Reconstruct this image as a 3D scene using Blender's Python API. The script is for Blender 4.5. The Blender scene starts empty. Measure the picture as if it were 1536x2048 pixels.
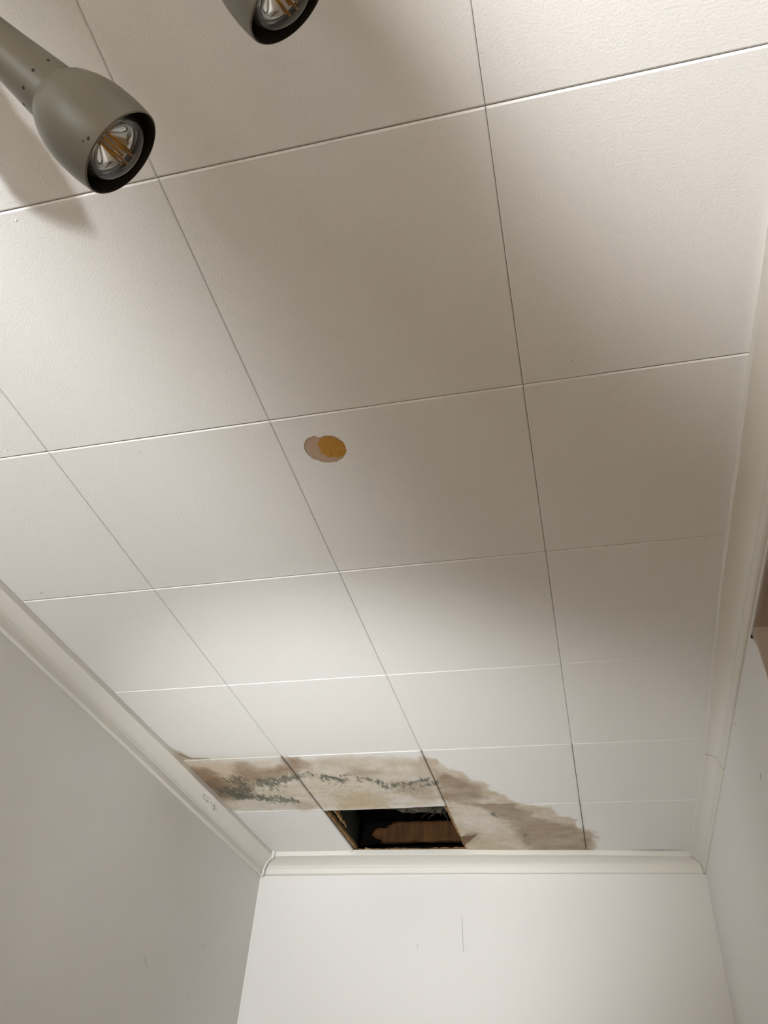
import bpy, bmesh, math
import numpy as np
from mathutils import Vector, Matrix

scn = bpy.context.scene
COL = scn.collection
H = 2.6                                   # ceiling height

# ------------------------------------------------------------------ camera
cam_d = bpy.data.cameras.new('camera')
cam = bpy.data.objects.new('camera', cam_d); COL.objects.link(cam)
R = Matrix(((0.970547126060643, 0.232514363195038, 0.063050352920703),
            (0.107092235511717, -0.65083501219524, 0.751628259177317),
            (0.215799743254069, -0.722738443566427, -0.656566533568876)))
cam.matrix_world = Matrix.Translation((1.03954, -0.45461, 1.45096)) @ R.transposed().to_4x4()
cam_d.sensor_fit = 'VERTICAL'; cam_d.sensor_height = 24.0; cam_d.lens = 18.401
cam_d.clip_start = 0.02; cam_d.clip_end = 50
scn.camera = cam

# ------------------------------------------------------------------ light and exposure
scn.view_settings.view_transform = 'Standard'
scn.view_settings.look = 'None'
scn.view_settings.gamma = 1.0
scn.view_settings.use_curve_mapping = False
scn.view_settings.exposure = 0.0

world = bpy.data.worlds.new('ambient_fill'); scn.world = world  # even warm background added as ambient fill
world.use_nodes = True
world.node_tree.nodes['Background'].inputs[0].default_value = (1.0, 0.80, 0.58, 1)
world.node_tree.nodes['Background'].inputs[1].default_value = 0.10

def spot(name, loc, aim, half, blend, power, color, radius):
    l = bpy.data.lights.new(name, 'SPOT'); o = bpy.data.objects.new(name, l); COL.objects.link(o)
    o.location = loc
    o.rotation_euler = Vector(aim).to_track_quat('-Z', 'Y').to_euler()
    l.spot_size = 2 * half; l.spot_blend = blend; l.energy = power; l.color = color
    l.shadow_soft_size = radius
    return o
SPOT_A = spot('hall_spot_light', (-0.274, -2.577, H - 1.345), (-0.717, 0.848, 0.242), 0.991, 0.297, 568, (0.965, 1.0, 1.03), 0.05)
SPOT_B = spot('side_spot_light', (1.105, -1.464, H - 0.998), (0.265, 0.542, 0.667), 0.516, 0.487, 157, (1.0, 1.0, 1.0), 0.04)
SPOT_C = spot('back_fill_light', (-0.113, 0.499, H - 1.652), (0.18, 0.53, 0.521), 0.524, 0.998, 100, (0.98, 1.0, 1.0), 0.05)  # unseen fill spot, added to brighten the back of the ceiling
SPOT_D = spot('bounce_fill_light', (0.55, -2.3, H - 0.9), (0.0, -0.75, -0.6), 1.15, 0.8, 215, (0.86, 1.0, 1.0), 0.1)  # added out of view; its bounce off rear wall and floor lifts the ambient

# ------------------------------------------------------------------ helpers
def link(name, verts, faces, mat, parent=None, smooth=False, kind=None):
    me = bpy.data.meshes.new(name)
    me.from_pydata([tuple(v) for v in verts], [], [tuple(f) for f in faces])
    me.validate(); me.update()
    if smooth:
        me.polygons.foreach_set('use_smooth', [True] * len(me.polygons))
    o = bpy.data.objects.new(name, me); COL.objects.link(o)
    if mat: me.materials.append(mat)
    if parent is not None: o.parent = parent
    if kind: o['kind'] = kind
    return o

def recalc(o):
    bm = bmesh.new(); bm.from_mesh(o.data)
    bmesh.ops.recalc_face_normals(bm, faces=bm.faces)
    bm.to_mesh(o.data); bm.free()

def box_data(x0, x1, y0, y1, z0, z1):
    v = [(x0,y0,z0),(x1,y0,z0),(x1,y1,z0),(x0,y1,z0),(x0,y0,z1),(x1,y0,z1),(x1,y1,z1),(x0,y1,z1)]
    f = [(0,3,2,1),(4,5,6,7),(0,1,5,4),(1,2,6,5),(2,3,7,6),(3,0,4,7)]
    return v, f

class MB:
    def __init__(s): s.v = []; s.f = []
    def add(s, v, f):
        n = len(s.v); s.v += [tuple(p) for p in v]; s.f += [tuple(i + n for i in q) for q in f]
    def box(s, *a): s.add(*box_data(*a))
    def prism(s, pts, d):                 # closed outline pts (3D), extruded by vector d
        n = len(pts); d = Vector(d)
        v = [Vector(p) for p in pts]; v += [p + d for p in v]
        f = [tuple(range(n))[::-1], tuple(range(n, 2*n))] + [(i, (i+1) % n, (i+1) % n + n, i + n) for i in range(n)]
        s.add(v, f)
    def tube(s, pts, rad, seg=12):
        pts = [Vector(p) for p in pts]; rings = []
        for i, p in enumerate(pts):
            t = (pts[min(i+1, len(pts)-1)] - pts[max(i-1, 0)]).normalized()
            a = t.orthogonal().normalized() if i == 0 else (a - t * a.dot(t)).normalized()
            b = t.cross(a); r = rad[i] if isinstance(rad, (list, tuple)) else rad
            rings.append([p + (a*math.cos(2*math.pi*k/seg) + b*math.sin(2*math.pi*k/seg))*r for k in range(seg)])
        v = [q for r in rings for q in r]
        f = [(i*seg+k, i*seg+(k+1) % seg, (i+1)*seg+(k+1) % seg, (i+1)*seg+k) for i in range(len(pts)-1) for k in range(seg)]
        f += [tuple(range(seg))[::-1], tuple((len(pts)-1)*seg + k for k in range(seg))]
        s.add(v, f)
    def lathe(s, prof, M, seg=64):        # prof: (z, r) along local axis, closed strip only
        n = len(prof)
        v = [M @ Vector((r*math.cos(2*math.pi*k/seg), r*math.sin(2*math.pi*k/seg), z)) for z, r in prof for k in range(seg)]
        f = [(i*seg+k, i*seg+(k+1) % seg, (i+1)*seg+(k+1) % seg, (i+1)*seg+k) for i in range(n-1) for k in range(seg)]
        s.add(v, f)
    def build(s, name, mat, parent=None, smooth=False, kind=None, fix=True):
        o = link(name, s.v, s.f, mat, parent, smooth, kind)
        if fix: recalc(o)
        return o

def mat(name, color, rough=0.6, metal=0.0, spec=0.5, bump=None, var=None, coat=0.0):
    """Principled material; bump = [(scale, strength, distance)...], var = (scale, other colour, amount)."""
    m = bpy.data.materials.new(name); m.use_nodes = True
    nt = m.node_tree; b = nt.nodes['Principled BSDF']
    b.inputs['Base Color'].default_value = (*color, 1); b.inputs['Roughness'].default_value = rough
    b.inputs['Metallic'].default_value = metal; b.inputs['Specular IOR Level'].default_value = spec
    b.inputs['Coat Weight'].default_value = coat
    tc = nt.nodes.new('ShaderNodeTexCoord')
    if var:
        n = nt.nodes.new('ShaderNodeTexNoise'); n.inputs['Scale'].default_value = var[0]; n.inputs['Detail'].default_value = 5
        mp = nt.nodes.new('ShaderNodeMapping'); mp.inputs['Scale'].default_value = var[3] if len(var) > 3 else (1, 1, 1)
        nt.links.new(tc.outputs['Object'], mp.inputs[0]); nt.links.new(mp.outputs[0], n.inputs['Vector'])
        r = nt.nodes.new('ShaderNodeValToRGB')
        r.color_ramp.elements[0].position = 0.35; r.color_ramp.elements[1].position = 0.68
        r.color_ramp.elements[0].color = (*color, 1)
        r.color_ramp.elements[1].color = (*[c*(1-var[2]) + o*var[2] for c, o in zip(color, var[1])], 1)
        nt.links.new(n.outputs['Fac'], r.inputs[0]); nt.links.new(r.outputs[0], b.inputs['Base Color'])
    last = None
    for sc, st, di in (bump or []):
        n = nt.nodes.new('ShaderNodeTexNoise'); n.inputs['Scale'].default_value = sc; n.inputs['Detail'].default_value = 3
        nt.links.new(tc.outputs['Object'], n.inputs['Vector'])
        bp = nt.nodes.new('ShaderNodeBump'); bp.inputs['Strength'].default_value = st; bp.inputs['Distance'].default_value = di
        nt.links.new(n.outputs['Fac'], bp.inputs['Height'])
        if last: nt.links.new(last.outputs[0], bp.inputs['Normal'])
        last = bp
    if last: nt.links.new(last.outputs[0], b.inputs['Normal'])
    return m

WHITE = (0.80, 0.79, 0.765)
M_ceil = mat('ceiling_tile_paint', WHITE, 0.5, spec=0.35, bump=[(260, 0.42, 0.0016), (1.6, 0.25, 0.01)])
_nt = M_ceil.node_tree; _a = _nt.nodes.new('ShaderNodeAttribute'); _a.attribute_name = 'Col'
_nt.links.new(_a.outputs['Color'], _nt.nodes['Principled BSDF'].inputs['Base Color'])
M_wall = mat('wall_paint', (0.79, 0.775, 0.755), 0.6, spec=0.3, bump=[(120, 0.18, 0.001), (2.2, 0.5, 0.012)])
M_trim = mat('gloss_trim_paint', (0.76, 0.74, 0.685), 0.5, spec=0.3, bump=[(60, 0.12, 0.001), (9, 0.25, 0.003)])
M_caulk = mat('caulk_paint', (0.82, 0.81, 0.77), 0.4, bump=[(90, 0.5, 0.002)])
M_grime = mat('grime', (0.10, 0.09, 0.07), 0.9)
M_greymark = mat('grey_smudge', (0.36, 0.36, 0.35), 0.8)
M_recess = mat('taupe_lining_paint', (0.40, 0.33, 0.27), 0.55, bump=[(40, 0.2, 0.002)])
M_floor = mat('floor_boards', (0.36, 0.205, 0.065), 0.5, var=(3, (0.25, 0.13, 0.04), 0.7, (1, 8, 1)))
M_board = mat('dark_backing_board', (0.030, 0.020, 0.012), 0.9, var=(14, (0.10, 0.06, 0.03), 0.6))
M_void = mat('darkened_cavity', (0.005, 0.004, 0.003), 1.0, spec=0.0)  # near-black colour stands in for the darkness inside the cavity
M_plank = mat('old_brown_plank', (0.095, 0.043, 0.015), 0.85, spec=0.1, bump=[(70, 0.4, 0.002)], var=(5, (0.045, 0.024, 0.012), 0.9, (9, 1, 1.4)))
M_batten = mat('raw_tan_wood', (0.40, 0.235, 0.085), 0.8, bump=[(160, 0.6, 0.002)], var=(30, (0.16, 0.085, 0.03), 0.9, (4, 1, 4)))
M_fibre = mat('torn_wood_fibre', (0.62, 0.38, 0.17), 0.9, bump=[(120, 0.8, 0.004)], var=(40, (0.30, 0.16, 0.06), 0.8))
M_membrane = mat('torn_black_membrane', (0.004, 0.0035, 0.003), 0.9, spec=0.0, bump=[(25, 0.8, 0.01)])
M_wool = mat('dirty_insulation', (0.085, 0.088, 0.07), 0.95, bump=[(90, 1.0, 0.01)], var=(35, (0.25, 0.23, 0.19), 0.8))
M_paper = mat('bare_tile_paper', (0.47, 0.34, 0.245), 0.85, bump=[(200, 0.3, 0.001)], var=(20, (0.43, 0.315, 0.23), 0.6))
M_ochre = mat('old_ochre_adhesive', (0.46, 0.235, 0.035), 0.8, bump=[(260, 0.9, 0.002), (60, 0.5, 0.002)], var=(120, (0.36, 0.17, 0.02), 0.7))
M_shade = mat('grey_lamp_enamel', (0.125, 0.113, 0.085), 0.42, spec=0.4, bump=[(300, 0.08, 0.0006)])
M_inside = mat('shade_inner_black', (0.035, 0.028, 0.020), 0.55)
M_hole = mat('vent_dark', (0.008, 0.008, 0.008), 0.9)
M_reflector = mat('bulb_mirror_coating', (0.92, 0.91, 0.90), 0.13, metal=0.85)
M_amber = mat('amber_filament', (0.95, 0.50, 0.06), 0.45)
M_stem = mat('bulb_glass_stem', (0.72, 0.72, 0.70), 0.25, spec=0.8)
def glass(name):
    m = bpy.data.materials.new(name); m.use_nodes = True; nt = m.node_tree; nt.nodes.clear()
    out = nt.nodes.new('ShaderNodeOutputMaterial'); mx = nt.nodes.new('ShaderNodeMixShader')
    t = nt.nodes.new('ShaderNodeBsdfTransparent'); t.inputs[0].default_value = (0.93, 0.94, 0.93, 1)
    g = nt.nodes.new('ShaderNodeBsdfGlossy'); g.inputs['Roughness'].default_value = 0.04
    fr = nt.nodes.new('ShaderNodeFresnel'); fr.inputs[0].default_value = 1.5
    nt.links.new(fr.outputs[0], mx.inputs[0]); nt.links.new(t.outputs[0], mx.inputs[1]); nt.links.new(g.outputs[0], mx.inputs[2])
    nt.links.new(mx.outputs[0], out.inputs[0]); return m
M_glass = glass('clear_bulb_glass')

# ------------------------------------------------------------------ walls and floor
def wall_poly(name, pts, z0, z1, thick, m=M_wall):
    """vertical wall along a plan polyline; thick = outward offset vector"""
    n = len(pts); mb = MB(); v = []
    for (x, y) in pts: v += [(x, y, z0), (x, y, z1), (x+thick[0], y+thick[1], z1), (x+thick[0], y+thick[1], z0)]
    f = []
    for i in range(n-1):
        for k in range(4): f.append((4*i+k, 4*i+(k+1) % 4, 4*(i+1)+(k+1) % 4, 4*(i+1)+k))
    f += [(0, 1, 2, 3), (4*n-1, 4*n-2, 4*n-3, 4*n-4)]
    mb.add(v, f)
    return mb.build(name, m, kind='structure')

LW = [(-0.395, -3.6), (-0.474, 3.12)]   # left wall face
BWf = [(-0.474, 3.12), (0.411, 3.117), (1.466, 3.138)]                                                 # back wall face
RW = [(1.455, -3.6), (1.455, 1.6), (1.460, 2.1), (1.466, 3.138)]                                       # right wall face
wall_left = wall_poly('wall_left', LW, 0.0, H + 0.012, (-0.10, 0))
wall_back = wall_poly('wall_back', [(-0.574, 3.12)] + BWf + [(1.57, 3.138)], 0.0, H + 0.012, (0, 0.10))

ZH, YJ = H - 0.077, 1.268                # head and far jamb of the recess in the right wall
mb = MB()
def wall_strip(mb, pts, z0, z1, t=0.10):
    v = []; n = len(pts)
    for (x, y) in pts: v += [(x, y, z0), (x, y, z1), (x+t, y, z1), (x+t, y, z0)]
    f = [(4*i+k, 4*i+(k+1) % 4, 4*(i+1)+(k+1) % 4, 4*(i+1)+k) for i in range(n-1) for k in range(4)]
    f += [(0, 1, 2, 3), (4*n-1, 4*n-2, 4*n-3, 4*n-4)]
    mb.add(v, f)
wall_strip(mb, [(1.455, -3.6), (1.455, -0.9)], 0, ZH)
wall_strip(mb, [(1.455, -3.6), (1.455, 1.6), (1.460, 2.1), (1.466, 3.138)], ZH, H + 0.012)
wall_strip(mb, [(1.455, YJ + 0.04), (1.455, 1.6), (1.460, 2.1), (1.466, 3.138)], 0, ZH)
# plaster corner of the jamb with a rounded top where it meets the head
cn = [(YJ + 0.04, ZH), (YJ + 0.040, ZH - 0.008), (YJ + 0.030, ZH - 0.018), (YJ + 0.020, ZH - 0.035), (YJ + 0.011, ZH - 0.075), (YJ + 0.002, ZH - 0.15), (YJ, ZH - 0.30), (YJ, 0.0), (YJ + 0.04, 0.0)]
mb.prism([(1.455, y, z) for y, z in cn], (0.10, 0, 0))
wall_right = mb.build('wall_right', M_wall, kind='structure')
mb = MB()                                # lining of the recess: soffit, far jamb, near jamb, back
mb.box(1.4575, 1.95, -0.9, YJ + 0.034, ZH - 0.004, ZH - 0.0005)
mb.box(1.4585, 1.95, YJ - 0.002, YJ + 0.034, 0.0, ZH - 0.0035)
mb.box(1.462, 1.95, -0.93, -0.895, 0.0, ZH - 0.001)
mb.box(1.90, 1.93, -0.9, 1.30, 0.0, ZH - 0.001)
mb.box(1.4575, 1.468, -0.9, 1.222, ZH - 0.007, ZH - 0.003)   # narrow raised fillet along the head
wr = mb.build('recess_lining', M_recess, wall_right)
wr['label'] = 'taupe lining of the recess'

wall_rear = link('wall_rear', *box_data(-0.6, 2.1, -3.72, -3.60, 0.0, H+0.01), mat('tan_wall_paint', (0.50, 0.37, 0.23), 0.7), kind='structure')
floor = link('floor', *box_data(-0.6, 2.1, -3.7, 3.3, -0.05, 0.0), M_floor, kind='structure')

# ------------------------------------------------------------------ ceiling tiles
rng = np.random.default_rng(7)
def vnoise(x, y, seed):
    xi = np.floor(x).astype(np.int64); yi = np.floor(y).astype(np.int64); fx = x-xi; fy = y-yi
    fx = fx*fx*(3-2*fx); fy = fy*fy*(3-2*fy)
    def h(a, b):
        n = (a*374761393 + b*668265263 + seed*974634777) & 0xffffffff
        n = ((n ^ (n >> 13)) * 1274126177) & 0xffffffff
        return ((n ^ (n >> 16)) & 0xffff) / 65535.0
    return (h(xi, yi)*(1-fx) + h(xi+1, yi)*fx)*(1-fy) + (h(xi, yi+1)*(1-fx) + h(xi+1, yi+1)*fx)*fy
def fbm(x, y, seed, oct=4):
    s = 0; a = 0.5; t = 0
    for k in range(oct):
        s = s + a*vnoise(x*2**k, y*2**k, seed+k*17); t += a; a *= 0.55
    return s/t*2 - 1
def sdpoly(x, y, P):                      # signed distance, negative inside
    P = np.array(P); d = np.full(x.shape, 1e9); ins = np.zeros(x.shape, bool)
    for i in range(len(P)):
        a = P[i]; b = P[(i+1) % len(P)]; e = b-a
        wx = x-a[0]; wy = y-a[1]; t = np.clip((wx*e[0]+wy*e[1])/(e@e+1e-12), 0, 1)
        d = np.minimum(d, np.hypot(wx-e[0]*t, wy-e[1]*t))
        if e[1] != 0:
            c = ((a[1] > y) != (b[1] > y)) & (x < e[0]*(y-a[1])/e[1] + a[0]); ins ^= c
    return np.where(ins, -d, d)
def sdline(x, y, P):
    P = np.array(P); d = np.full(x.shape, 1e9)
    for i in range(len(P)-1):
        a = P[i]; e = P[i+1]-a; t = np.clip(((x-a[0])*e[0]+(y-a[1])*e[1])/(e@e), 0, 1)
        d = np.minimum(d, np.hypot(x-a[0]-e[0]*t, y-a[1]-e[1]*t))
    return d
def sm(a, b, v):
    t = np.clip((v-a)/(b-a), 0, 1); return t*t*(3-2*t)

# water stain: (outline in metres on the ceiling, colour, strength, edge softness, edge wobble)
ST_tileB = [(0.486,2.075),(0.533,2.107),(0.561,2.188),(0.592,2.213),(0.627,2.272),(0.674,2.321),(0.676,2.376),(0.697,2.41),(0.771,2.487),(0.822,2.535),(0.901,2.57),(0.905,2.647),(0.967,2.703),(0.987,2.769),(1.038,2.788),(1.05,2.884),(1.027,3.09),(0.49,3.09),(0.49,2.523)]
ST_brown = [(-0.42,2.06),(-0.32,2.107),(-0.291,2.136),(-0.278,2.178),(-0.235,2.168),(-0.215,2.077),(-0.164,2.042),(-0.138,2.049),(-0.136,2.084),(-0.117,2.111),(-0.065,2.107),(-0.021,2.085),(0.017,2.034),(0.049,2.045),(0.08,2.095),(0.061,2.136),(0.008,2.171),(-0.078,2.204),(-0.162,2.234),(-0.205,2.245),(-0.19,2.313),(-0.25,2.40),(-0.45,2.42)]
STAIN = [
 ([(-0.42,1.96),(-0.25,1.975),(-0.10,1.985),(0.02,1.99),(0.02,2.06),(-0.42,2.06)], (0.62,0.54,0.41), 0.38, 0.06, 0.02),
 ([(-0.42,1.99),(-0.25,2.03),(-0.1,2.03),(0.05,2.03),(0.20,2.03),(0.35,2.04),(0.51,2.09),(0.51,2.53),(-0.45,2.53)], (0.52,0.43,0.29), 0.68, 0.05, 0.03),
 ([(-0.42,2.0),(-0.33,2.03),(-0.2,2.04),(-0.12,2.12),(-0.05,2.16),(-0.42,2.30)], (0.56,0.44,0.28), 0.45, 0.05, 0.03),
 (ST_brown, (0.27,0.175,0.10), 0.88, 0.045, 0.03),
 ([(-0.42,2.20),(-0.33,2.22),(-0.28,2.30),(-0.31,2.39),(-0.42,2.42)], (0.17,0.125,0.08), 0.75, 0.05, 0.03),
 ([(-0.395,1.90),(-0.352,1.95),(-0.335,2.01),(-0.30,2.025),(-0.40,2.03)], (0.33,0.22,0.09), 0.75, 0.02, 0.008),
 ([(-0.33,2.37),(-0.17,2.38),(-0.10,2.43),(-0.11,2.50),(0.0,2.53),(-0.36,2.53)], (0.66,0.61,0.56), 0.55, 0.03, 0.02),
 ([(-0.11,2.42),(0.0,2.40),(0.0,2.53),(-0.12,2.53)], (0.42,0.33,0.23), 0.6, 0.04, 0.03),
 ([(0.22,2.12),(0.326,2.151),(0.349,2.209),(0.244,2.254),(0.182,2.204)], (0.36,0.265,0.17), 0.75, 0.05, 0.03),
 ([(0.07,2.36),(0.218,2.354),(0.313,2.43),(0.29,2.535),(0.06,2.545)], (0.46,0.34,0.18), 0.72, 0.05, 0.03),
 ([(0.318,2.26),(0.46,2.272),(0.50,2.36),(0.499,2.45),(0.409,2.47),(0.32,2.36)], (0.38,0.295,0.20), 0.7, 0.05, 0.03),
 ([(0.12,2.05),(0.235,2.06),(0.2,2.139),(0.1,2.14)], (0.50,0.41,0.31), 0.5, 0.05, 0.03),
 ([(0.33,2.09),(0.42,2.09),(0.40,2.17),(0.33,2.16)], (0.52,0.42,0.33), 0.5, 0.05, 0.03),
 ([(0.44,2.10),(0.49,2.12),(0.50,2.36),(0.46,2.38),(0.43,2.22)], (0.40,0.31,0.22), 0.6, 0.04, 0.02),
 (ST_tileB, (0.50,0.405,0.28), 0.86, 0.018, 0.035),
 ([(0.502,2.16),(0.555,2.19),(0.61,2.27),(0.655,2.36),(0.65,2.46),(0.575,2.49),(0.761,2.516),(0.81,2.60),(0.80,2.688),(0.705,2.67),(0.623,2.55),(0.50,2.45)], (0.28,0.20,0.125), 0.84, 0.03, 0.035),
 ([(0.685,2.70),(0.75,2.64),(0.84,2.66),(0.897,2.70),(0.97,2.765),(1.034,2.83),(1.015,3.09),(0.767,3.09),(0.72,2.91)], (0.30,0.215,0.14), 0.82, 0.04, 0.04),
 ([(0.50,2.70),(0.60,2.86),(0.668,2.90),(0.768,3.07),(0.52,3.07)], (0.48,0.38,0.25), 0.60, 0.05, 0.04),
 ([(0.51,2.545),(0.60,2.56),(0.67,2.62),(0.70,2.79),(0.60,2.85),(0.52,2.76)], (0.69,0.64,0.58), 0.65, 0.05, 0.03),
 ([(0.545,2.13),(0.60,2.235),(0.66,2.33),(0.67,2.40),(0.61,2.33),(0.55,2.22)], (0.64,0.58,0.47), 0.45, 0.03, 0.02),
]
MOLD = [ # (polyline, half width, density, dot size)
 ([(-0.179,2.256),(-0.122,2.238),(-0.067,2.224),(-0.01,2.201)], 0.027, 0.88, 0.006),
 ([(-0.10,2.25),(-0.131,2.294)], 0.045, 0.6, 0.006),
 ([(-0.331,2.30),(-0.30,2.37),(-0.245,2.378),(-0.192,2.398),(-0.10,2.425)], 0.036, 0.85, 0.006),
 ([(-0.255,2.217),(-0.24,2.279),(-0.29,2.343)], 0.042, 0.75, 0.006),
 ([(0.047,2.174),(0.104,2.22),(0.162,2.238),(0.204,2.219),(0.281,2.266),(0.314,2.31),(0.352,2.304),(0.405,2.299),(0.47,2.264),(0.494,2.293)], 0.030, 0.60, 0.007),
 ([(0.108,2.206),(0.166,2.247)], 0.010, 0.9, 0.006),
 ([(0.413,2.289),(0.47,2.264)], 0.008, 0.95, 0.006),
 ([(0.27,2.26),(0.317,2.325)], 0.022, 0.7, 0.006),
 ([(0.39,2.33),(0.42,2.37)], 0.03, 0.45, 0.006),
 ([(0.083,2.278),(0.173,2.304),(0.264,2.345),(0.316,2.372),(0.391,2.378)], 0.045, 0.30, 0.005),
 ([(0.456,2.28),(0.476,2.273)], 0.008, 0.9, 0.006), ([(0.447,2.32),(0.50,2.30)], 0.015, 0.6, 0.006),
 ([(0.664,2.616),(0.671,2.637)], 0.012, 0.8, 0.005), ([(0.71,2.64),(0.734,2.684),(0.722,2.737)], 0.008, 0.35, 0.004),
 ([(0.768,2.824),(0.769,2.899)], 0.012, 0.55, 0.004),
]
def stain_color(x, y):
    col = np.tile(np.array(WHITE), (len(x), 1))
    wx = x + 0.006*fbm(x*40, y*40, 3); wy = y + 0.010*fbm(x*40, y*40, 9)
    for i, (P, c, s, soft, wob) in enumerate(STAIN):
        d = sdpoly(wx, wy, P) + wob*fbm(x*14, y*9, 50+i) + wob*0.35*fbm(x*60, y*40, 80+i)
        m = min(1, s*1.12) * (1-sm(-soft, soft*0.35, d)) * (0.84 + 0.40*fbm(x*12, y*24, 120+i))
        rim = 0.22*s*np.exp(-((d+soft*0.2)/(soft*0.35))**2)
        m = np.clip(m+rim*(i in (3, 14, 15)), 0, 1)[:, None]
        col = col*(1-m) + np.array(c)*m
    # fine blotchiness inside the stained field
    d = np.minimum(sdpoly(x, y, ST_tileB), sdpoly(x, y, STAIN[1][0]))
    f = (1-sm(-0.05, 0.0, d))*(y > 1.9)
    mot = 1 + f*(0.10*fbm(x*70, y*45, 200) + 0.08*fbm(x*170, y*120, 210, 2))
    col *= mot[:, None]
    for i, (P, w, dens, ds) in enumerate(MOLD):
        d = sdline(x, y, P) + w*0.5*fbm(x*45, y*30, 300+i)
        w = w*1.5; env = min(1, dens*1.0)*np.exp(-np.clip(d/w, 0, None)**2*1.3)
        sp = fbm(x/ds/1.1, y/ds/2.4, 330+i, 3)*0.5+0.5
        m = (sm(1-env*0.80, 1-env*0.80+0.22, sp+0.14)*sm(0.02, 0.12, env))[:, None]*(0.80 + 0.25*fbm(x*90, y*50, 360+i))[:, None]
        col = col*(1-m) + np.array((0.075, 0.082, 0.052))*m
    for P, w in (([(0.575,2.5225),(0.66,2.524),(0.755,2.527)], 0.0045), ([(-0.37,1.975),(-0.345,2.015),(-0.28,2.022)], 0.005)):
        d = sdline(x, y, P); m = (0.8*np.exp(-(d/w)**2))[:, None]
        col = col*(1-m) + np.array((0.13, 0.09, 0.05))*m
    # haze of fine mould specks over the tile before the hole
    env = (1-sm(-0.08, 0.0, sdpoly(x, y, [(-0.3,2.2),(0.0,2.25),(0.5,2.25),(0.5,2.53),(-0.2,2.5)])))
    sp = fbm(x*230, y*150, 400, 2)*0.5+0.5
    m = (sm(0.70, 0.80, sp)*env*0.35)[:, None]
    col = col*(1-m) + np.array((0.20, 0.19, 0.14))*m
    return np.clip(col, 0.01, 0.9)

gx = [-0.53, -0.002, 0.500, 1.001, 1.5]
gy = [-3.62, -3.0, -2.5, -2.0, -1.5, -1.0, -0.5, 0.0, 0.5045, 1.009, 1.515, 2.026, 2.526, 3.12]
def stations(a, b, fine=None, step=0.01):
    if fine is None: return np.array([a, b])
    lo, hi = fine; pts = [a]
    if lo > a+0.004: pts.append(lo)
    n = max(1, int(round((min(hi, b)-max(lo, a))/step)))
    pts += list(np.linspace(max(lo, a), min(hi, b), n+1)); pts.append(b)
    return np.unique(np.round(pts, 6))
PATCH_OUT = [(0.547,0.585),(0.549,0.577),(0.556,0.568),(0.565,0.562),(0.577,0.56),(0.586,0.566),(0.603,0.562),(0.617,0.568),(0.627,0.58),(0.632,0.602),(0.629,0.616),(0.617,0.631),(0.604,0.638),(0.584,0.639),(0.57,0.634),(0.554,0.622),(0.548,0.611),(0.545,0.597)]
PATCH_IN = [(0.584,0.57),(0.592,0.568),(0.601,0.5665),(0.603,0.5635),(0.611,0.567),(0.619,0.578),(0.628,0.587),(0.632,0.602),(0.629,0.614),(0.619,0.625),(0.609,0.628),(0.596,0.625),(0.585,0.623),(0.582,0.614),(0.575,0.610),(0.578,0.601),(0.574,0.595),(0.577,0.588),(0.576,0.580),(0.5835,0.5765)]
def jag(P, k, seed, amp):                 # finer, chipped outline
    r = np.random.default_rng(seed); out = []
    for i in range(len(P)):
        a = np.array(P[i]); b = np.array(P[(i+1) % len(P)]); e = b-a; n = np.array((e[1], -e[0]))/max(np.hypot(*e), 1e-6)
        for j in range(k): out.append(tuple(a+e*j/k + n*r.normal()*amp))
    return out
PATCH_OUT = jag(PATCH_OUT, 4, 1, 0.0007); PATCH_IN = jag(PATCH_IN, 4, 2, 0.0008)

V = []; F = []; C = []
BEV, BEVX, UP, UPX, SK = 0.0028, 0.0017, 0.0024, 0.0014, 0.010
def add_tile(x0, x1, y0, y1, g, fx=None, fy=None, sx=0.01, sy=0.01, cut=None, stained=False, bow=None, lo=0.0):
    """one square tile; g = half joint widths (left, right, near, far)"""
    global V, F, C
    x0 += g[0]; x1 -= g[1]; y0 += g[2]; y1 -= g[3]
    xs = stations(x0+BEVX, x1-BEVX, fx, sx); ys = stations(y0+BEV, y1-BEV, fy, sy)
    xs = np.concatenate([[x0, x0], xs, [x1, x1]]); ys = np.concatenate([[y0, y0], ys, [y1, y1]])
    nx, ny = len(xs), len(ys); X, Y = np.meshgrid(xs, ys, indexing='ij')
    lvx = np.zeros(nx, int); lvx[[0, -1]] = 2; lvx[[1, -2]] = 1
    lvy = np.zeros(ny, int); lvy[[0, -1]] = 2; lvy[[1, -2]] = 1
    L = np.maximum(lvx[:, None], lvy[None, :])
    Zz = np.where(L == 0, 0, np.where(L == 1, np.where(lvy[None, :] == 0, UPX, UP), SK)) + H - lo
    if bow is not None: Y = Y + bow(X, Y); 
    x = X.ravel(); y = Y.ravel(); z = Zz.ravel(); base = len(V)
    V += list(zip(x.tolist(), y.tolist(), z.tolist()))
    if stained:
        c = stain_color(x, y)
        jn = np.array([g[0], g[1], g[2], g[3]])
        for dist, gg in ((x-x0, g[0]), (x1-x, g[1]), (y-y0, g[2]), (y1-y, g[3])):
            if gg > 0.0006:
                s = min(1.0, (gg-0.0006)/0.0010)
                m = (s*0.75*np.exp(-np.clip(dist, 0, None)/(0.0035+0.002*fbm(x*30, y*30, 500))))[:, None]
                c = c*(1-m) + np.array((0.12, 0.085, 0.05))*m
    else: c = np.tile(np.array(WHITE), (len(x), 1))
    C += c.tolist()
    for i in range(nx-1):
        for j in range(ny-1):
            if cut is not None and cut[i, j]: continue
            a = base+i*ny+j; F.append((a, a+1, a+ny+1, a+ny))
N_ = 0.0004
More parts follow.
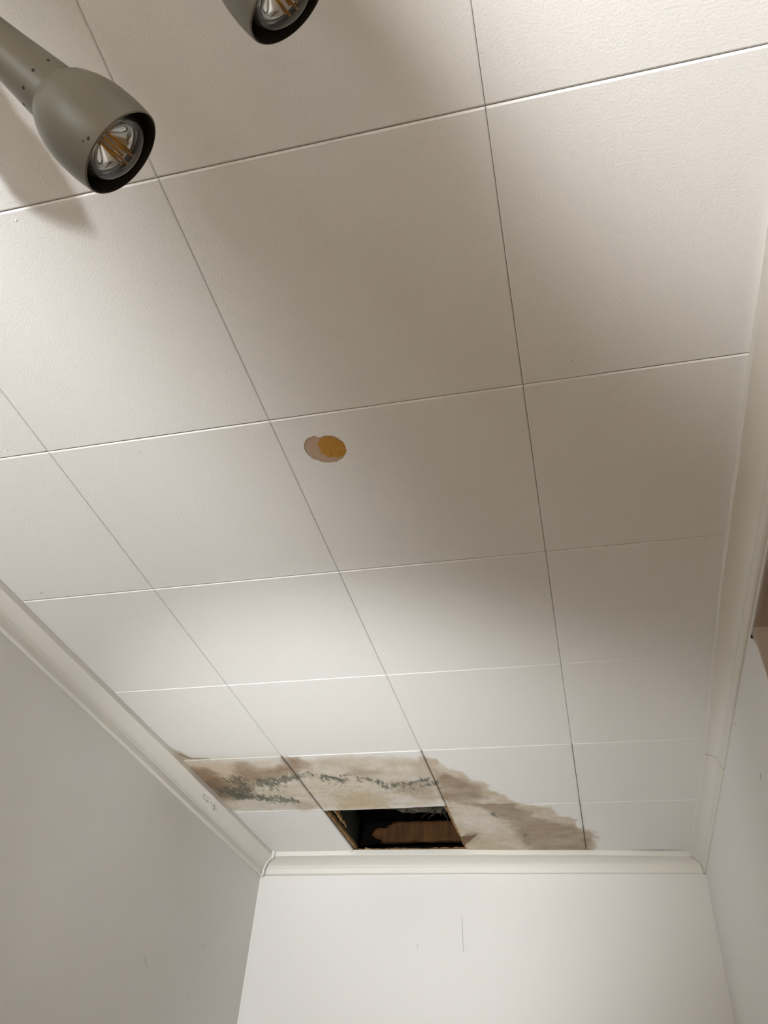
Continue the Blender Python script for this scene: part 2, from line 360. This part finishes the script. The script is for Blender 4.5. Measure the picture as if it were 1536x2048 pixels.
for i in range(4):
    for j in range(len(gy)-1):
        x0, x1, y0, y1 = gx[i], gx[i+1], gy[j], gy[j+1]
        if j == 12 and i == 1: continue                       # the missing tile: the hole
        g = [N_, N_, N_*1.4, N_*1.4]
        if j >= 11 or (j == 12):
            # swollen, dirty joints in the damaged corner
            dirty = {(0, 11): (N_, 0.0016, N_, N_), (1, 11): (0.0016, 0.0011, N_, 0.0005), (2, 11): (0.0011, 0.0008, N_, 0.0006),
                     (0, 12): (N_, 0.0012, 0.0005, N_), (2, 12): (0.0010, 0.0010, 0.0006, N_), (3, 11): (0.0008, N_, N_, N_), (3, 12): (0.0010, N_, N_, N_)}
            g = list(dirty[(i, j)])
            bow = None
            if (i, j) == (1, 11):
                bow = lambda X, Y: np.where(Y > 2.4, (Y-2.4)/0.125, 0)*(0.012 - 0.030*np.clip(X, 0, 0.5)*2*np.clip(X, 0, 0.5)**1.2*1.3)
            add_tile(x0, x1, y0, y1, g, fx=(-0.42 if i == 0 else x0, x1 if i < 3 else 1.17), fy=(1.9 if j == 11 else 2.5, 3.09), sx=0.0025, sy=0.0042, stained=True, bow=bow,
                     lo=0.0012 if (i, j) == (1, 11) else 0.0)
        elif j == 10 and i == 0:
            add_tile(x0, x1, y0, y1, g, fx=(-0.42, x1), fy=(1.82, 2.03), sx=0.005, sy=0.006, stained=True)
        elif (i, j) == (2, 8):
            xs = stations(x0+g[0]+BEVX, x1-g[1]-BEVX, (0.53, 0.65), 0.001); ys = stations(y0+g[2]+BEV, y1-g[3]-BEV, (0.55, 0.65), 0.001)
            xs = np.concatenate([[x0, x0], xs, [x1, x1]]); ys = np.concatenate([[y0, y0], ys, [y1, y1]])
            XC, YC = np.meshgrid((xs[1:]+xs[:-1])/2, (ys[1:]+ys[:-1])/2, indexing='ij')
            cut = (sdpoly(XC.ravel(), YC.ravel(), PATCH_OUT) < 0).reshape(XC.shape)
            add_tile(x0, x1, y0, y1, g, fx=(0.53, 0.65), fy=(0.55, 0.65), sx=0.001, sy=0.001, cut=cut)
        else:
            add_tile(x0, x1, y0, y1, g)
ceiling = link('ceiling', V, F, M_ceil, kind='structure')
ca = ceiling.data.color_attributes.new('Col', 'FLOAT_COLOR', 'POINT')
ca.data.foreach_set('color', np.concatenate([np.array(C), np.ones((len(C), 1))], 1).astype(np.float32).ravel())
recalc(ceiling)

# chipped round patch: paper layer and ochre layer lying in the recess
def sheet(name, P, z, th, m, grow=0.0, label=None):
    cx = sum(p[0] for p in P)/len(P); cy = sum(p[1] for p in P)/len(P)
    q = [(cx+(x-cx)*(1+grow), cy+(y-cy)*(1+grow), z) for x, y in P]
    mb = MB(); mb.prism(q, (0, 0, th)); o = mb.build(name, m, ceiling)
    if label: o['label'] = label
    return o
sheet('bare_paper_patch', PATCH_OUT, H+0.0012, 0.004, M_paper, 0.06, 'brown oval patch where the white coating has flaked off')
sheet('ochre_patch', PATCH_IN, H+0.0004, 0.0022, M_ochre, 0.0, 'ochre yellow crust in the flaked patch')

# backing board above the tiles, open over the hole, and the dark void
mb = MB()
for a in [(-0.6, 1.6, -3.62, 2.56, H+0.012, H+0.03), (-0.6, -0.035, 2.56, 3.3, H+0.012, H+0.03), (0.54, 1.6, 2.56, 3.3, H+0.012, H+0.03)]:
    mb.box(*a)
mb.build('backing_board', M_board, ceiling)
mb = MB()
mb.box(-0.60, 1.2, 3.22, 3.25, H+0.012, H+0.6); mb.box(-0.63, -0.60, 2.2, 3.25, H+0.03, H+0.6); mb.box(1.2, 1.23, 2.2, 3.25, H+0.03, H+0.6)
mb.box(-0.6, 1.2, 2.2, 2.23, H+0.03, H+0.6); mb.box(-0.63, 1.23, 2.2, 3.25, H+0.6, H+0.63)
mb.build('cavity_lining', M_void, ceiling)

# little paint nibs and specks scattered on the ceiling
mb = MB(); mk = MB()
def speck(mb, x, y, z, r, rx=1.0, ry=1.0, dz=-0.0007, seed=0):
    rr = np.random.default_rng(seed+int(abs(x*1000))); n = 7
    ring = [(x+r*rx*math.cos(2*math.pi*k/n)*rr.uniform(.6, 1.2), y+r*ry*math.sin(2*math.pi*k/n)*rr.uniform(.6, 1.2), z) for k in range(n)]
    mb.add(ring+[(x, y, z+dz)], [(k, (k+1) % n, n) for k in range(n)])
for (x, y, r, ry) in [(0.196,0.541,.0015,1.5),(0.639,0.268,.0009,1),(1.183,0.356,.0010,1.6),(1.093,0.465,.0013,1.2),(1.168,0.473,.0010,1.4),(-0.315,0.98,.0018,3),(-0.377,1.761,.0028,1.2),(-0.088,0.484,.0014,1.4),(-0.011,0.45,.0009,1),(0.54,0.598,.0008,1),(0.535,0.595,.0009,1),(0.531,0.592,.0008,1),(0.526,0.596,.0007,1),(0.521,0.590,.0007,1),(0.543,0.603,.0009,1),(0.542,0.592,.0006,1),(0.516,0.597,.0006,1)]:
    speck(mk, x, y, H-0.0001, r, 1, ry, -0.0003)
o = mk.build('grey_specks', M_greymark, ceiling); o['kind'] = 'stuff'
for (x, y, r) in [(0.62,0.161,.0026),(0.24,0.017,.0022),(0.61,0.04,.0015),(1.02,0.39,.0015)]:
    speck(mb, x, y, H-0.0001, r, 1, 1, -0.0018)
o = mb.build('paint_nibs', M_caulk, ceiling); o['kind'] = 'stuff'

# ------------------------------------------------------------------ cornices
# profile: 0 = ceiling edge, 1 = wall edge; (u across towards the wall, v down)
PROF = [(0.0, -0.05), (0.0, 0.25), (0.012, 0.275), (0.055, 0.28)]
for k in range(1, 12):
    a = math.pi/2*k/12
    PROF.append((0.055 + 0.71*math.sin(a)**1.15, 0.28 + 0.35*(1-math.cos(a))**0.9))
PROF += [(0.775, 0.635), (0.80, 0.64), (0.812, 0.665), (0.82, 0.91), (0.835, 0.965), (0.87, 0.985), (0.90, 1.0), (1.0, 1.0), (1.02, 1.0)]
DROP = 0.070
def cornice(name, st, flip=False, mat_=M_trim):
    """st: list of ((ceiling x,y), (wall x,y)) stations"""
    v = []; n = len(PROF)
    for (c, w) in st:
        for (u, d) in PROF:
            v.append((c[0]+(w[0]-c[0])*u, c[1]+(w[1]-c[1])*u, H - DROP*d))
    f = [(i*n+k, i*n+k+1, (i+1)*n+k+1, (i+1)*n+k) for i in range(len(st)-1) for k in range(n-1)]
    mb = MB(); mb.add(v, f); o = mb.build(name, mat_, kind='structure')
    o.data.polygons.foreach_set('use_smooth', [True]*len(o.data.polygons))
    o.data.set_sharp_from_angle(angle=math.radians(24))
    me = o.data                              # make the visible side face the room
    return o
def densify(st, step=0.06, amp=0.0006, seed=0):
    r = np.random.default_rng(seed); out = [st[0]]
    for a, b in zip(st[:-1], st[1:]):
        L = math.hypot(b[0][0]-a[0][0], b[0][1]-a[0][1]); n = max(1, int(L/step))
        for k in range(1, n+1):
            t = k/n; j = r.normal()*amp*(k < n); j2 = r.normal()*amp*(k < n)
            out.append(((a[0][0]*(1-t)+b[0][0]*t+j, a[0][1]*(1-t)+b[0][1]*t+j), (a[1][0]*(1-t)+b[1][0]*t+j2*.5, a[1][1]*(1-t)+b[1][1]*t+j2*.5)))
    return out
BL = ((-0.385, 3.010), (-0.474, 3.120)); BR = ((1.411, 3.078), (1.466, 3.138))
lwx = lambda y: -0.474 + (3.12-y)*0.01176 + 0.001
st_left = [((cx, cy), (lwx(cy), cy)) for cx, cy in [(-0.345, -3.6), (-0.391, 0.3), (-0.391, 1.06), (-0.386, 1.58), (-0.380, 1.95), (-0.381, 2.37)]] + [BL]
cornice('trim_1', densify(st_left, seed=1))
st_back = [BL, ((0.0, 3.008), (-0.03, 3.1185)), ((0.52, 3.022), (0.45, 3.118)), ((1.001, 3.044), (1.0, 3.129)), BR]
trim_back = cornice('trim_2', densify(st_back, seed=2))
st_r1 = [((1.397, -3.6), (1.455, -3.6)), ((1.395, 0.25), (1.455, 0.25)), ((1.392, 0.51), (1.455, 0.51)), ((1.393, 1.16), (1.455, 1.16)), ((1.397, 1.49), (1.455, 1.49)), ((1.4105, 2.101), (1.4598, 2.099))]
st_r2 = [((1.4125, 2.104), (1.4603, 2.102)), ((1.413, 2.47), (1.462, 2.47)), BR]
cornice('trim_3', densify(st_r1, seed=3)); cornice('trim_4', densify(st_r2, seed=4))
# dark substrate just behind the open joint between the two right-hand lengths
def crack(name, pts, rad, m, parent, seg=6):
    mb = MB(); mb.tube(pts, rad, seg); return mb.build(name, m, parent, fix=True)
def prof_pt(c, w, k, off=0.0):
    u, d = PROF[k]; return (c[0]+(w[0]-c[0])*u, c[1]+(w[1]-c[1])*u, H-DROP*d-off)
crack('joint_crack', [Vector(prof_pt((1.4113, 2.1035), (1.460, 2.1015), k)) + Vector((0.0004, 0, 0.0003)) for k in range(1, len(PROF)-1)], 0.0011, M_greymark, bpy.data.objects['trim_3'])
crack('mitre_crack', [Vector(prof_pt(BR[0], BR[1], k)) + Vector((0.0, 0, 0.0002)) for k in range(2, len(PROF)-1)], [0.0011+0.0009*(k/len(PROF))**3 for k in range(2, len(PROF)-1)], M_grime, bpy.data.objects['trim_4'])
# lumpy caulk bead in the left mitre, with the dark gap beside it
pts = []; rad = []
for k in range(0, len(PROF)-1):
    pts.append(Vector(prof_pt(BL[0], BL[1], k)) + Vector((0.006, -0.006, -0.002))); rad.append(0.0052+0.0014*math.sin(k*2.3)+(0.0018 if k < 5 else 0))
cb = crack('caulk_bead', pts, rad, M_caulk, trim_back, 8)
cb['label'] = 'lumpy white caulk bead in the mitre'
crack('mitre_gap', [p+Vector((0.0105, -0.002, 0.001)) for p in pts[2:]], 0.0009, M_greymark, trim_back)
# hairline shrinkage crack and grime along the ceiling edge of the back and right lengths
crack('edge_crack', [(1.18, 3.0485, H-0.0006), (1.24, 3.0505, H-0.0008), (1.31, 3.0525, H-0.0012), (1.39, 3.0565, H-0.0006)], [0.0006, 0.0016, 0.0018, 0.0004], M_greymark, trim_back)
crack('edge_crack', [(1.3965+0.001*math.sin(i*1.7), 0.62+0.02*i, H-0.0008) for i in range(8)], [0.0004, .0009, .0013, .0009, .0006, .0012, .0009, .0003], M_greymark, bpy.data.objects['trim_3'])
# grey finger smudge on the left cove
rs = np.random.default_rng(11); mb = MB()
def cove_pt(y, u):                        # point on the left cove at cross position u in 0..1 of the profile
    cx, wx = -0.381, -0.458
    us = [p[0] for p in PROF]; ds = [p[1] for p in PROF]
    return (cx+(wx-cx)*u, y, H-DROP*float(np.interp(u, us, ds))-0.0004)
for k in range(16):
    y = 2.27+rs.random()*0.17; u = 0.26+rs.random()*0.34; n = 4
    mb.tube([cove_pt(y+0.009*i, u+0.03*math.sin(i+k)+0.012*i) for i in range(n)], [0.0002, 0.0006+0.0005*rs.random(), 0.0005, 0.0002], 5)
o = mb.build('grey_smudge', M_greymark, bpy.data.objects['trim_1']); o['kind'] = 'stuff'
# nicks on the back and right lengths
mb = MB(); speck(mb, 0.0, 3.093, H-0.0555, 0.0022, 1, 1, -0.001); mb.build('paint_nick', M_greymark, trim_back)

# hairline cracks and scuffs on the walls
mb = MB()
mb.tube([(0.462, 3.1165, H-0.242), (0.4645, 3.1165, H-0.28), (0.466, 3.1165, H-0.33), (0.470, 3.1165, H-0.373)], 0.0009, 5)
mb.tube([(0.275, 3.1170, H-0.344), (0.278, 3.1170, H-0.366)], 0.0009, 5)
o = mb.build('hairline_crack', mat('faint_crack', (0.52, 0.52, 0.51), 0.8), wall_back)
mb = MB()
for (y, z, l, t) in [(2.609, -0.634, 0.006, 0.002), (2.223, -0.596, 0.035, -0.020), (2.40, -0.383, 0.003, 0.022), (2.66, -0.47, 0.002, 0.018)]:
    x = float(np.interp(y, [p[1] for p in LW], [p[0] for p in LW]))
    mb.tube([(x+0.0002, y, H+z), (x+0.0002, y+l*.5, H+z+t*.6), (x+0.0002, y+l, H+z+t)], [0.0010, 0.0016, 0.0008], 5)
mb.build('wall_scuff', mat('faint_scuff', (0.42, 0.40, 0.38), 0.8), wall_left)
mb = MB()
mb.tube([(1.4546, 1.588, H-0.300), (1.4546, 1.596, H-0.316)], 0.0007, 5); mb.tube([(1.4556, 1.747, H-0.090), (1.4556, 1.748, H-0.093)], 0.0010, 5)
mb.build('wall_scuff', M_greymark, wall_right)

# ------------------------------------------------------------------ things in and around the hole
def tag(o, label, cat, group=None):
    o['label'] = label; o['category'] = cat
    if group: o['group'] = group
# brown plank on edge at the back of the hole
def plank():
    mb = MB(); r = np.random.default_rng(5); n = 26
    xs = np.linspace(-0.20, 0.75, n)
    for side in (0,):
        prof = [(3.080, 0.060), (3.079, 0.075), (3.080, 0.10), (3.0795, 0.13), (3.080, 0.150), (3.105, 0.150), (3.105, 0.060)]
        v = [(x, y + 0.001*r.normal(), H + z + 0.0012*r.normal()) for x in xs for y, z in prof]; m = len(prof)
        f = [(i*m+k, i*m+(k+1) % m, (i+1)*m+(k+1) % m, (i+1)*m+k) for i in range(n-1) for k in range(m)]
        f += [tuple(range(m))[::-1], tuple((n-1)*m+k for k in range(m))]
        mb.add(v, f)
    return mb.build('wooden_plank', M_plank)
pl = plank(); tag(pl, 'brown wooden plank on edge, seen deep inside the ceiling hole', 'plank')
# front batten the cornice is nailed to: the thin brown lip at the far edge
mb = MB(); r = np.random.default_rng(8); n = 40; xs = np.linspace(-0.034, 0.538, n)
prof = [(3.034, 0.004), (3.030, 0.010), (3.033, 0.016), (3.060, 0.017), (3.060, 0.003)]
m = len(prof)
mb.add([(x, y + 0.0012*r.normal(), H + z + 0.0012*r.normal()) for x in xs for y, z in prof],
       [(i*m+k, i*m+(k+1) % m, (i+1)*m+(k+1) % m, (i+1)*m+k) for i in range(n-1) for k in range(m)] + [tuple(range(m))[::-1], tuple((n-1)*m+k for k in range(m))])
o = mb.build('ledger_strip', M_batten); tag(o, 'thin brown wood strip along the far edge of the ceiling hole above the cornice', 'batten')
# batten exposed along the right edge
def rough_batten(name, x0, x1, y0, y1, z0, z1, m_, seed, amp=0.0012, n=36):
    r = np.random.default_rng(seed); mb = MB(); ys = np.linspace(y0, y1, n); v = []
    for i, y in enumerate(ys):
        j = r.normal()*amp; k = r.normal()*amp
        c = float(np.interp(y, [y0, y1], [0, 1])); xa = x0[0]*(1-c)+x0[1]*c; xb = x1[0]*(1-c)+x1[1]*c
        v += [(xa+j, y, H+z0+0.3*k), (xb, y, H+z0+0.3*j), (xb, y, H+z1), (xa+j*.5, y, H+z1)]
    f = [(i*4+k, i*4+(k+1) % 4, (i+1)*4+(k+1) % 4, (i+1)*4+k) for i in range(n-1) for k in range(4)] + [(3, 2, 1, 0), tuple((n-1)*4+k for k in range(4))]
    mb.add(v, f); return mb.build(name, m_)
o = rough_batten('wooden_batten', (0.484, 0.493), (0.532, 0.532), 2.50, 3.029, 0.0108, 0.05, M_batten, 21); tag(o, 'raw tan batten running along the right edge of the ceiling hole', 'batten')
o = rough_batten('wooden_joist', (-0.060, -0.060), (0.004, 0.008), 2.565, 3.029, 0.036, 0.15, mat('grey_brown_joist', (0.035, 0.025, 0.016), 0.9, var=(12, (0.010, 0.035, 0.02), 0.9, (3, 1, 3)), bump=[(80, .6, .003)]), 22)
tag(o, 'dark grey-brown joist on the left side of the ceiling hole', 'joist')
jo = o
# torn bright fibre on the joist
mb = MB(); r = np.random.default_rng(31)
ys = np.linspace(2.60, 2.83, 20); up = []; lo = []
for i, y in enumerate(ys):
    t = i/19; up.append((0.0095+0.0015*r.random(), y, H+0.078-0.034*t+0.008*r.normal()*(0 < t < 1))); lo.append((0.0105+0.002*r.random(), y, H+0.042+0.002*r.normal()-0.004*t))
v = up+lo; f = [(i, i+1, 20+i+1, 20+i) for i in range(19)]
v2 = [(x-0.006, y, z) for x, y, z in v]; nv = len(v)
f += [(b+nv, a+nv, d+nv, c+nv) for a, b, c, d in f] + [(i, i+nv, i+1+nv, i+1) for i in range(19)] + [(20+i, 20+i+1, 20+i+1+nv, 20+i+nv) for i in range(19)]
mb.add(v+v2, f); o = mb.build('torn_fibre', M_fibre, jo); o['label'] = 'pale torn wood fibre on the dark joist'
# left lip: splintered brown edge of the opening
o = rough_batten('splintered_lath', (-0.030, -0.030), (0.0015, 0.010), 2.535, 3.029, 0.0125, 0.027, M_batten, 23, 0.0014)
tag(o, 'narrow splintered brown lath along the left edge of the ceiling hole', 'lath')
# black torn membrane hanging in front of the plank
mem = [(-0.16,0.30),(-0.12,0.06),(-0.037,0.045),(0.001,0.036),(0.047,0.038),(0.100,0.046),(0.112,0.052),(0.100,0.060),(0.078,0.066),(0.060,0.078),(0.052,0.088),(0.066,0.100),(0.078,0.110),(0.098,0.114),(0.118,0.111),(0.129,0.113),(0.134,0.124),(0.150,0.128),(0.156,0.136),(0.175,0.141),(0.198,0.143),(0.235,0.146),(0.262,0.150),(0.275,0.171),(0.305,0.180),(0.34,0.30)]
mb = MB(); mb.prism([(x, 3.05+0.004*math.sin(x*40), H+z) for x, z in mem], (0, 0.004, 0))
o = mb.build('torn_membrane', M_membrane); tag(o, 'ragged black torn sheet hanging in the ceiling hole before the plank', 'torn sheet')
# dirty insulation clump at the upper right of the hole
r = np.random.default_rng(44); mb = MB()
bm = bmesh.new(); bmesh.ops.create_icosphere(bm, subdivisions=5, radius=1.0)
from mathutils import noise
for v in bm.verts:
    p = v.co.copy(); d = 1 + 0.35*noise.noise(p*2.2) + 0.20*noise.noise(p*6) + 0.10*noise.noise(p*15)
    v.co = Vector((0.36+0.20*p.x*d, 2.98+0.035*p.y*d, H+0.190+0.036*p.z*d*(1+0.3*noise.noise(p*3))))
me = bpy.data.meshes.new('insulation_clump'); bm.to_mesh(me); bm.free(); me.materials.append(M_wool)
wool = bpy.data.objects.new('insulation_clump', me); COL.objects.link(wool)
tag(wool, 'dirty grey-green fluffy clump at the upper right inside the ceiling hole', 'insulation')
M_shred = mat('ragged_shred', (0.06, 0.045, 0.03), 0.9)
def strand(mb, a, b, w, seed):            # ragged tapering shred
    r = np.random.default_rng(seed); a = Vector(a); b = Vector(b); n = 7; p = []
    for i in range(n):
        t = i/(n-1); p.append(a.lerp(b, t) + Vector(r.normal(size=3)*w*0.35))
    mb.tube(p, [w*(1-i/(n-1))*(0.8+0.4*r.random())+0.0003 for i in range(n)], 6)
mb = MB()
for i, (a, b, w) in enumerate([((0.375, 3.0, .17), (0.335, 2.99, .118), .006), ((0.40, 3.0, .165), (0.43, 2.99, .108), .005), ((0.41, 3.0, .175), (0.39, 2.985, .13), .007),
                               ((0.355, 3.0, .17), (0.30, 2.99, .125), .004), ((0.25, 3.0, .18), (0.225, 2.99, .145), .006), ((0.47, 2.99, .165), (0.455, 2.97, .14), .004), ((0.44, 3.0, .17), (0.475, 2.98, .15), .004)]):
    mb = MB(); strand(mb, (a[0], a[1]-0.03, H+a[2]-0.012), (b[0], b[1]-0.03, H+b[2]-0.010), w, 60+i); mb.build('hanging_shred', M_shred, wool)
pass
# big pointed splinter at the right edge
mb = MB()
mb.prism([(0.4989, 2.8592, H-0.001), (0.4937, 2.9433, H-0.001), (0.5002, 2.9561, H-0.003), (0.5359, 2.8763, H-0.012), (0.5793, 2.7791, H-0.022), (0.5382, 2.835, H-0.011)], (0.0005, 0.001, 0.0035))
o = mb.build('wood_splinter', mat('brown_splinter', (0.20, 0.12, 0.05), 0.85, var=(60, (0.10, 0.06, 0.025), 0.8))); tag(o, 'pointed brown wood splinter sticking out at the right edge of the ceiling hole', 'splinter')
mb = MB(); 
for i, (a, b, w) in enumerate([((0.025, 3.030, .004), (-0.016, 3.004, -.004), .0040), ((0.005, 3.03, .004), (0.004, 3.052, -.012), .0036), ((0.03, 3.03, .004), (-0.004, 3.018, -.003), .004)]):
    strand(mb, (a[0], a[1], H+a[2]), (b[0], b[1], H+b[2]), w, 80+i)
o = mb.build('wood_splinter', mat('dark_splinter', (0.10, 0.075, 0.03), 0.9)); tag(o, 'dark frayed splinters at the lower left corner of the ceiling hole', 'splinter')
mb = MB(); strand(mb, (0.512, 3.028, H+0.002), (0.516, 3.05, H-0.016), 0.0035, 91); strand(mb, (0.513, 3.03, H), (0.525, 3.045, H-0.010), 0.003, 92)
o = mb.build('wood_splinter', bpy.data.materials['dark_splinter']); tag(o, 'tiny dark splinter on the cornice at the lower right corner of the ceiling hole', 'splinter')
mb = MB(); strand(mb, (0.04, 3.03, H+0.016), (0.085, 3.034, H+0.008), 0.006, 94)
o = mb.build('wood_chip', M_fibre); tag(o, 'small pale chip on the lower left rim of the ceiling hole', 'wood chip')

# ------------------------------------------------------------------ spotlights
def make_spot(P, A, label, roll=0.0, stem=True):
    """P = centre of the shade's mouth, A = direction it points"""
    A = Vector(A).normalized(); P = Vector(P)
    u = A.cross(Vector((0, 0, 1))).normalized(); w = A.cross(u)
    def Mx(P0): return Matrix(((u.x, w.x, -A.x, P0.x), (u.y, w.y, -A.y, P0.y), (u.z, w.z, -A.z, P0.z), (0, 0, 0, 1)))
    M = Mx(P)
    root = bpy.data.objects.new('spotlight', None); COL.objects.link(root); root.empty_display_size = 0.05
    tip = P - A*0.285
    root.location = (tip.x, tip.y, H); Mi = Matrix.Translation((-tip.x, -tip.y, -H))
    M = Mi @ M
    tag(root, label, 'spotlight', 'grey spotlights under the ceiling')
    def fin(mb, name, m_, par, smooth=True, sharp=35):
        o = mb.build(name, m_, par, smooth=smooth)
        if smooth: o.data.set_sharp_from_angle(angle=math.radians(sharp))
        return o
    # bell shaped shade (outer skin, rim, inner skin)
    outer = [(0.0, .0490), (0.001, .0500), (.010, .0512), (.024, .0520), (.040, .0516), (.052, .0502), (.064, .0474), (.074, .0438), (.082, .0400), (.0875, .0362), (.091, .0330), (.094, .0318)]
    inner = [(.094, .0300), (.086, .034), (.074, .0415), (.060, .0465), (.040, .0500), (.020, .0500), (.006, .0488), (0.0, .0482)]
    mb = MB(); mb.lathe(inner[::-1], M); sh_in = fin(mb, 'shade_inside', M_inside, root)
    mb = MB(); mb.lathe([(0.0, .0482)] + outer, M); shade = fin(mb, 'shade', M_shade, root)
    sh_in.parent = shade; sh_in['label'] = 'black inside of the shade'
    mb = MB(); mb.lathe([(.093, .0295), (.093, .0322), (.10, .0318), (.12, .0300), (.16, .0262), (.20, .0232), (.24, .0212), (.262, .0205), (.27, .0185), (.273, .0)], M); neck = fin(mb, 'neck', M_shade, root)
    # vent holes around the neck and one screw hole in the shade
    def disc(par, a, th, rr, rad):
        n = Vector(u*math.cos(th)+w*math.sin(th)); c = P - A*a + n*(rad+0.0002); t = A.cross(n)
        m = MB(); k = 12
        m.prism([Mi @ (c + (A*math.cos(2*math.pi*i/k) + t*math.sin(2*math.pi*i/k))*rr) for i in range(k)], -n*0.0008)
        return fin(m, 'vent_hole', M_hole, par, False)
    for k in range(9): disc(neck, 0.1075, 0.15+k*0.66+roll, 0.0017, 0.0311)
    disc(shade, 0.0085, 1.15+roll, 0.0019, 0.0509); disc(shade, 0.0115, 1.26+roll, 0.0011, 0.0511)
    # reflector bulb, set almost flush with the mouth
    M = M @ Matrix.Translation((0, 0, -0.0115)); PB = P + A*0.0115
    bulb_o = [(0.0015, 0.0), (0.0018, .006), (.0030, .014), (.0055, .022), (.0090, .029), (.0130, .0345), (.0185, .0382), (.0225, .0398), (.0262, .0398)]
    mb = MB(); mb.lathe([(z, max(r, 1e-5)) for z, r in bulb_o], M, 72); bulb = fin(mb, 'bulb_glass', M_glass, root, True, 60)
    refl = [(.0262, .0397), (.0258, .0385), (.0240, .0365), (.0236, .0345), (.0244, .0325), (.0232, .0295), (.0218, .0270), (.0222, .0245),
            (.0245, .0220), (.0280, .0187), (.0318, .0150), (.0362, .0110), (.0405, .0065), (.0430, .0030), (.0438, .0005)]
    mb = MB(); mb.lathe(refl, M, 72); rf = fin(mb, 'reflector', M_reflector, bulb, True, 60)
    mb = MB(); mb.lathe([(.044, .0062), (.034, .0052), (.024, .0038), (.020, .0022), (.019, .0003)], M, 32); fin(mb, 'glass_stem', M_stem, bulb)
    for k in range(5):
        th = 0.6 + k*math.pi*2/5; m = MB()
        a0 = PB - A*0.042 + (u*math.cos(th)+w*math.sin(th))*0.0065; a1 = PB - A*0.0045 + (u*math.cos(th+.5)+w*math.sin(th+.5))*0.0085
        m.tube([Mi @ a0, Mi @ a0.lerp(a1, .5), Mi @ a1], 0.0014, 10); fin(m, 'filament', M_amber, bulb)
    # knuckle, stem and rose that carry it from the ceiling
    m = MB(); c = Mi @ tip; m.lathe([(0.020*math.cos(a)*-1, max(1e-5, 0.020*math.sin(a))) for a in np.linspace(0, math.pi, 14)], Matrix.Translation(c), 24); fin(m, 'knuckle', M_shade, root)
    m = MB(); m.tube([c, (c.x, c.y, -0.02)], 0.007, 14); fin(m, 'stem', M_shade, root)
    m = MB(); m.lathe([(-0.026, .008), (-0.026, .020), (-0.020, .040), (-0.002, .050), (-0.0005, .050), (-0.0005, .001)], Matrix.Translation((0, 0, 0)), 32); fin(m, 'ceiling_rose', M_shade, root)
    return root
make_spot((0.6321, -0.1655, 2.2629), (0.6592, 0.597, -0.4572), 'grey bell-shaped spotlight with its neck in view, beside the ceiling tiles at upper left')
make_spot((0.8194, -0.2279, 2.3932), (0.537, 0.6355, -0.5549), 'grey spotlight cut off by the top edge, only its bulb mouth showing', roll=0.2)
third = make_spot((0.223, -0.370, 2.350), (-0.28, 0.73, -0.66), 'grey spotlight further left, seen only by its shadow on the ceiling', roll=0.4)

third.scale = (0.8, 0.8, 0.8); third.location.x = 0.223 - 0.8*(0.223-third.location.x); third.location.y = -0.370 - 0.8*(-0.370-third.location.y)
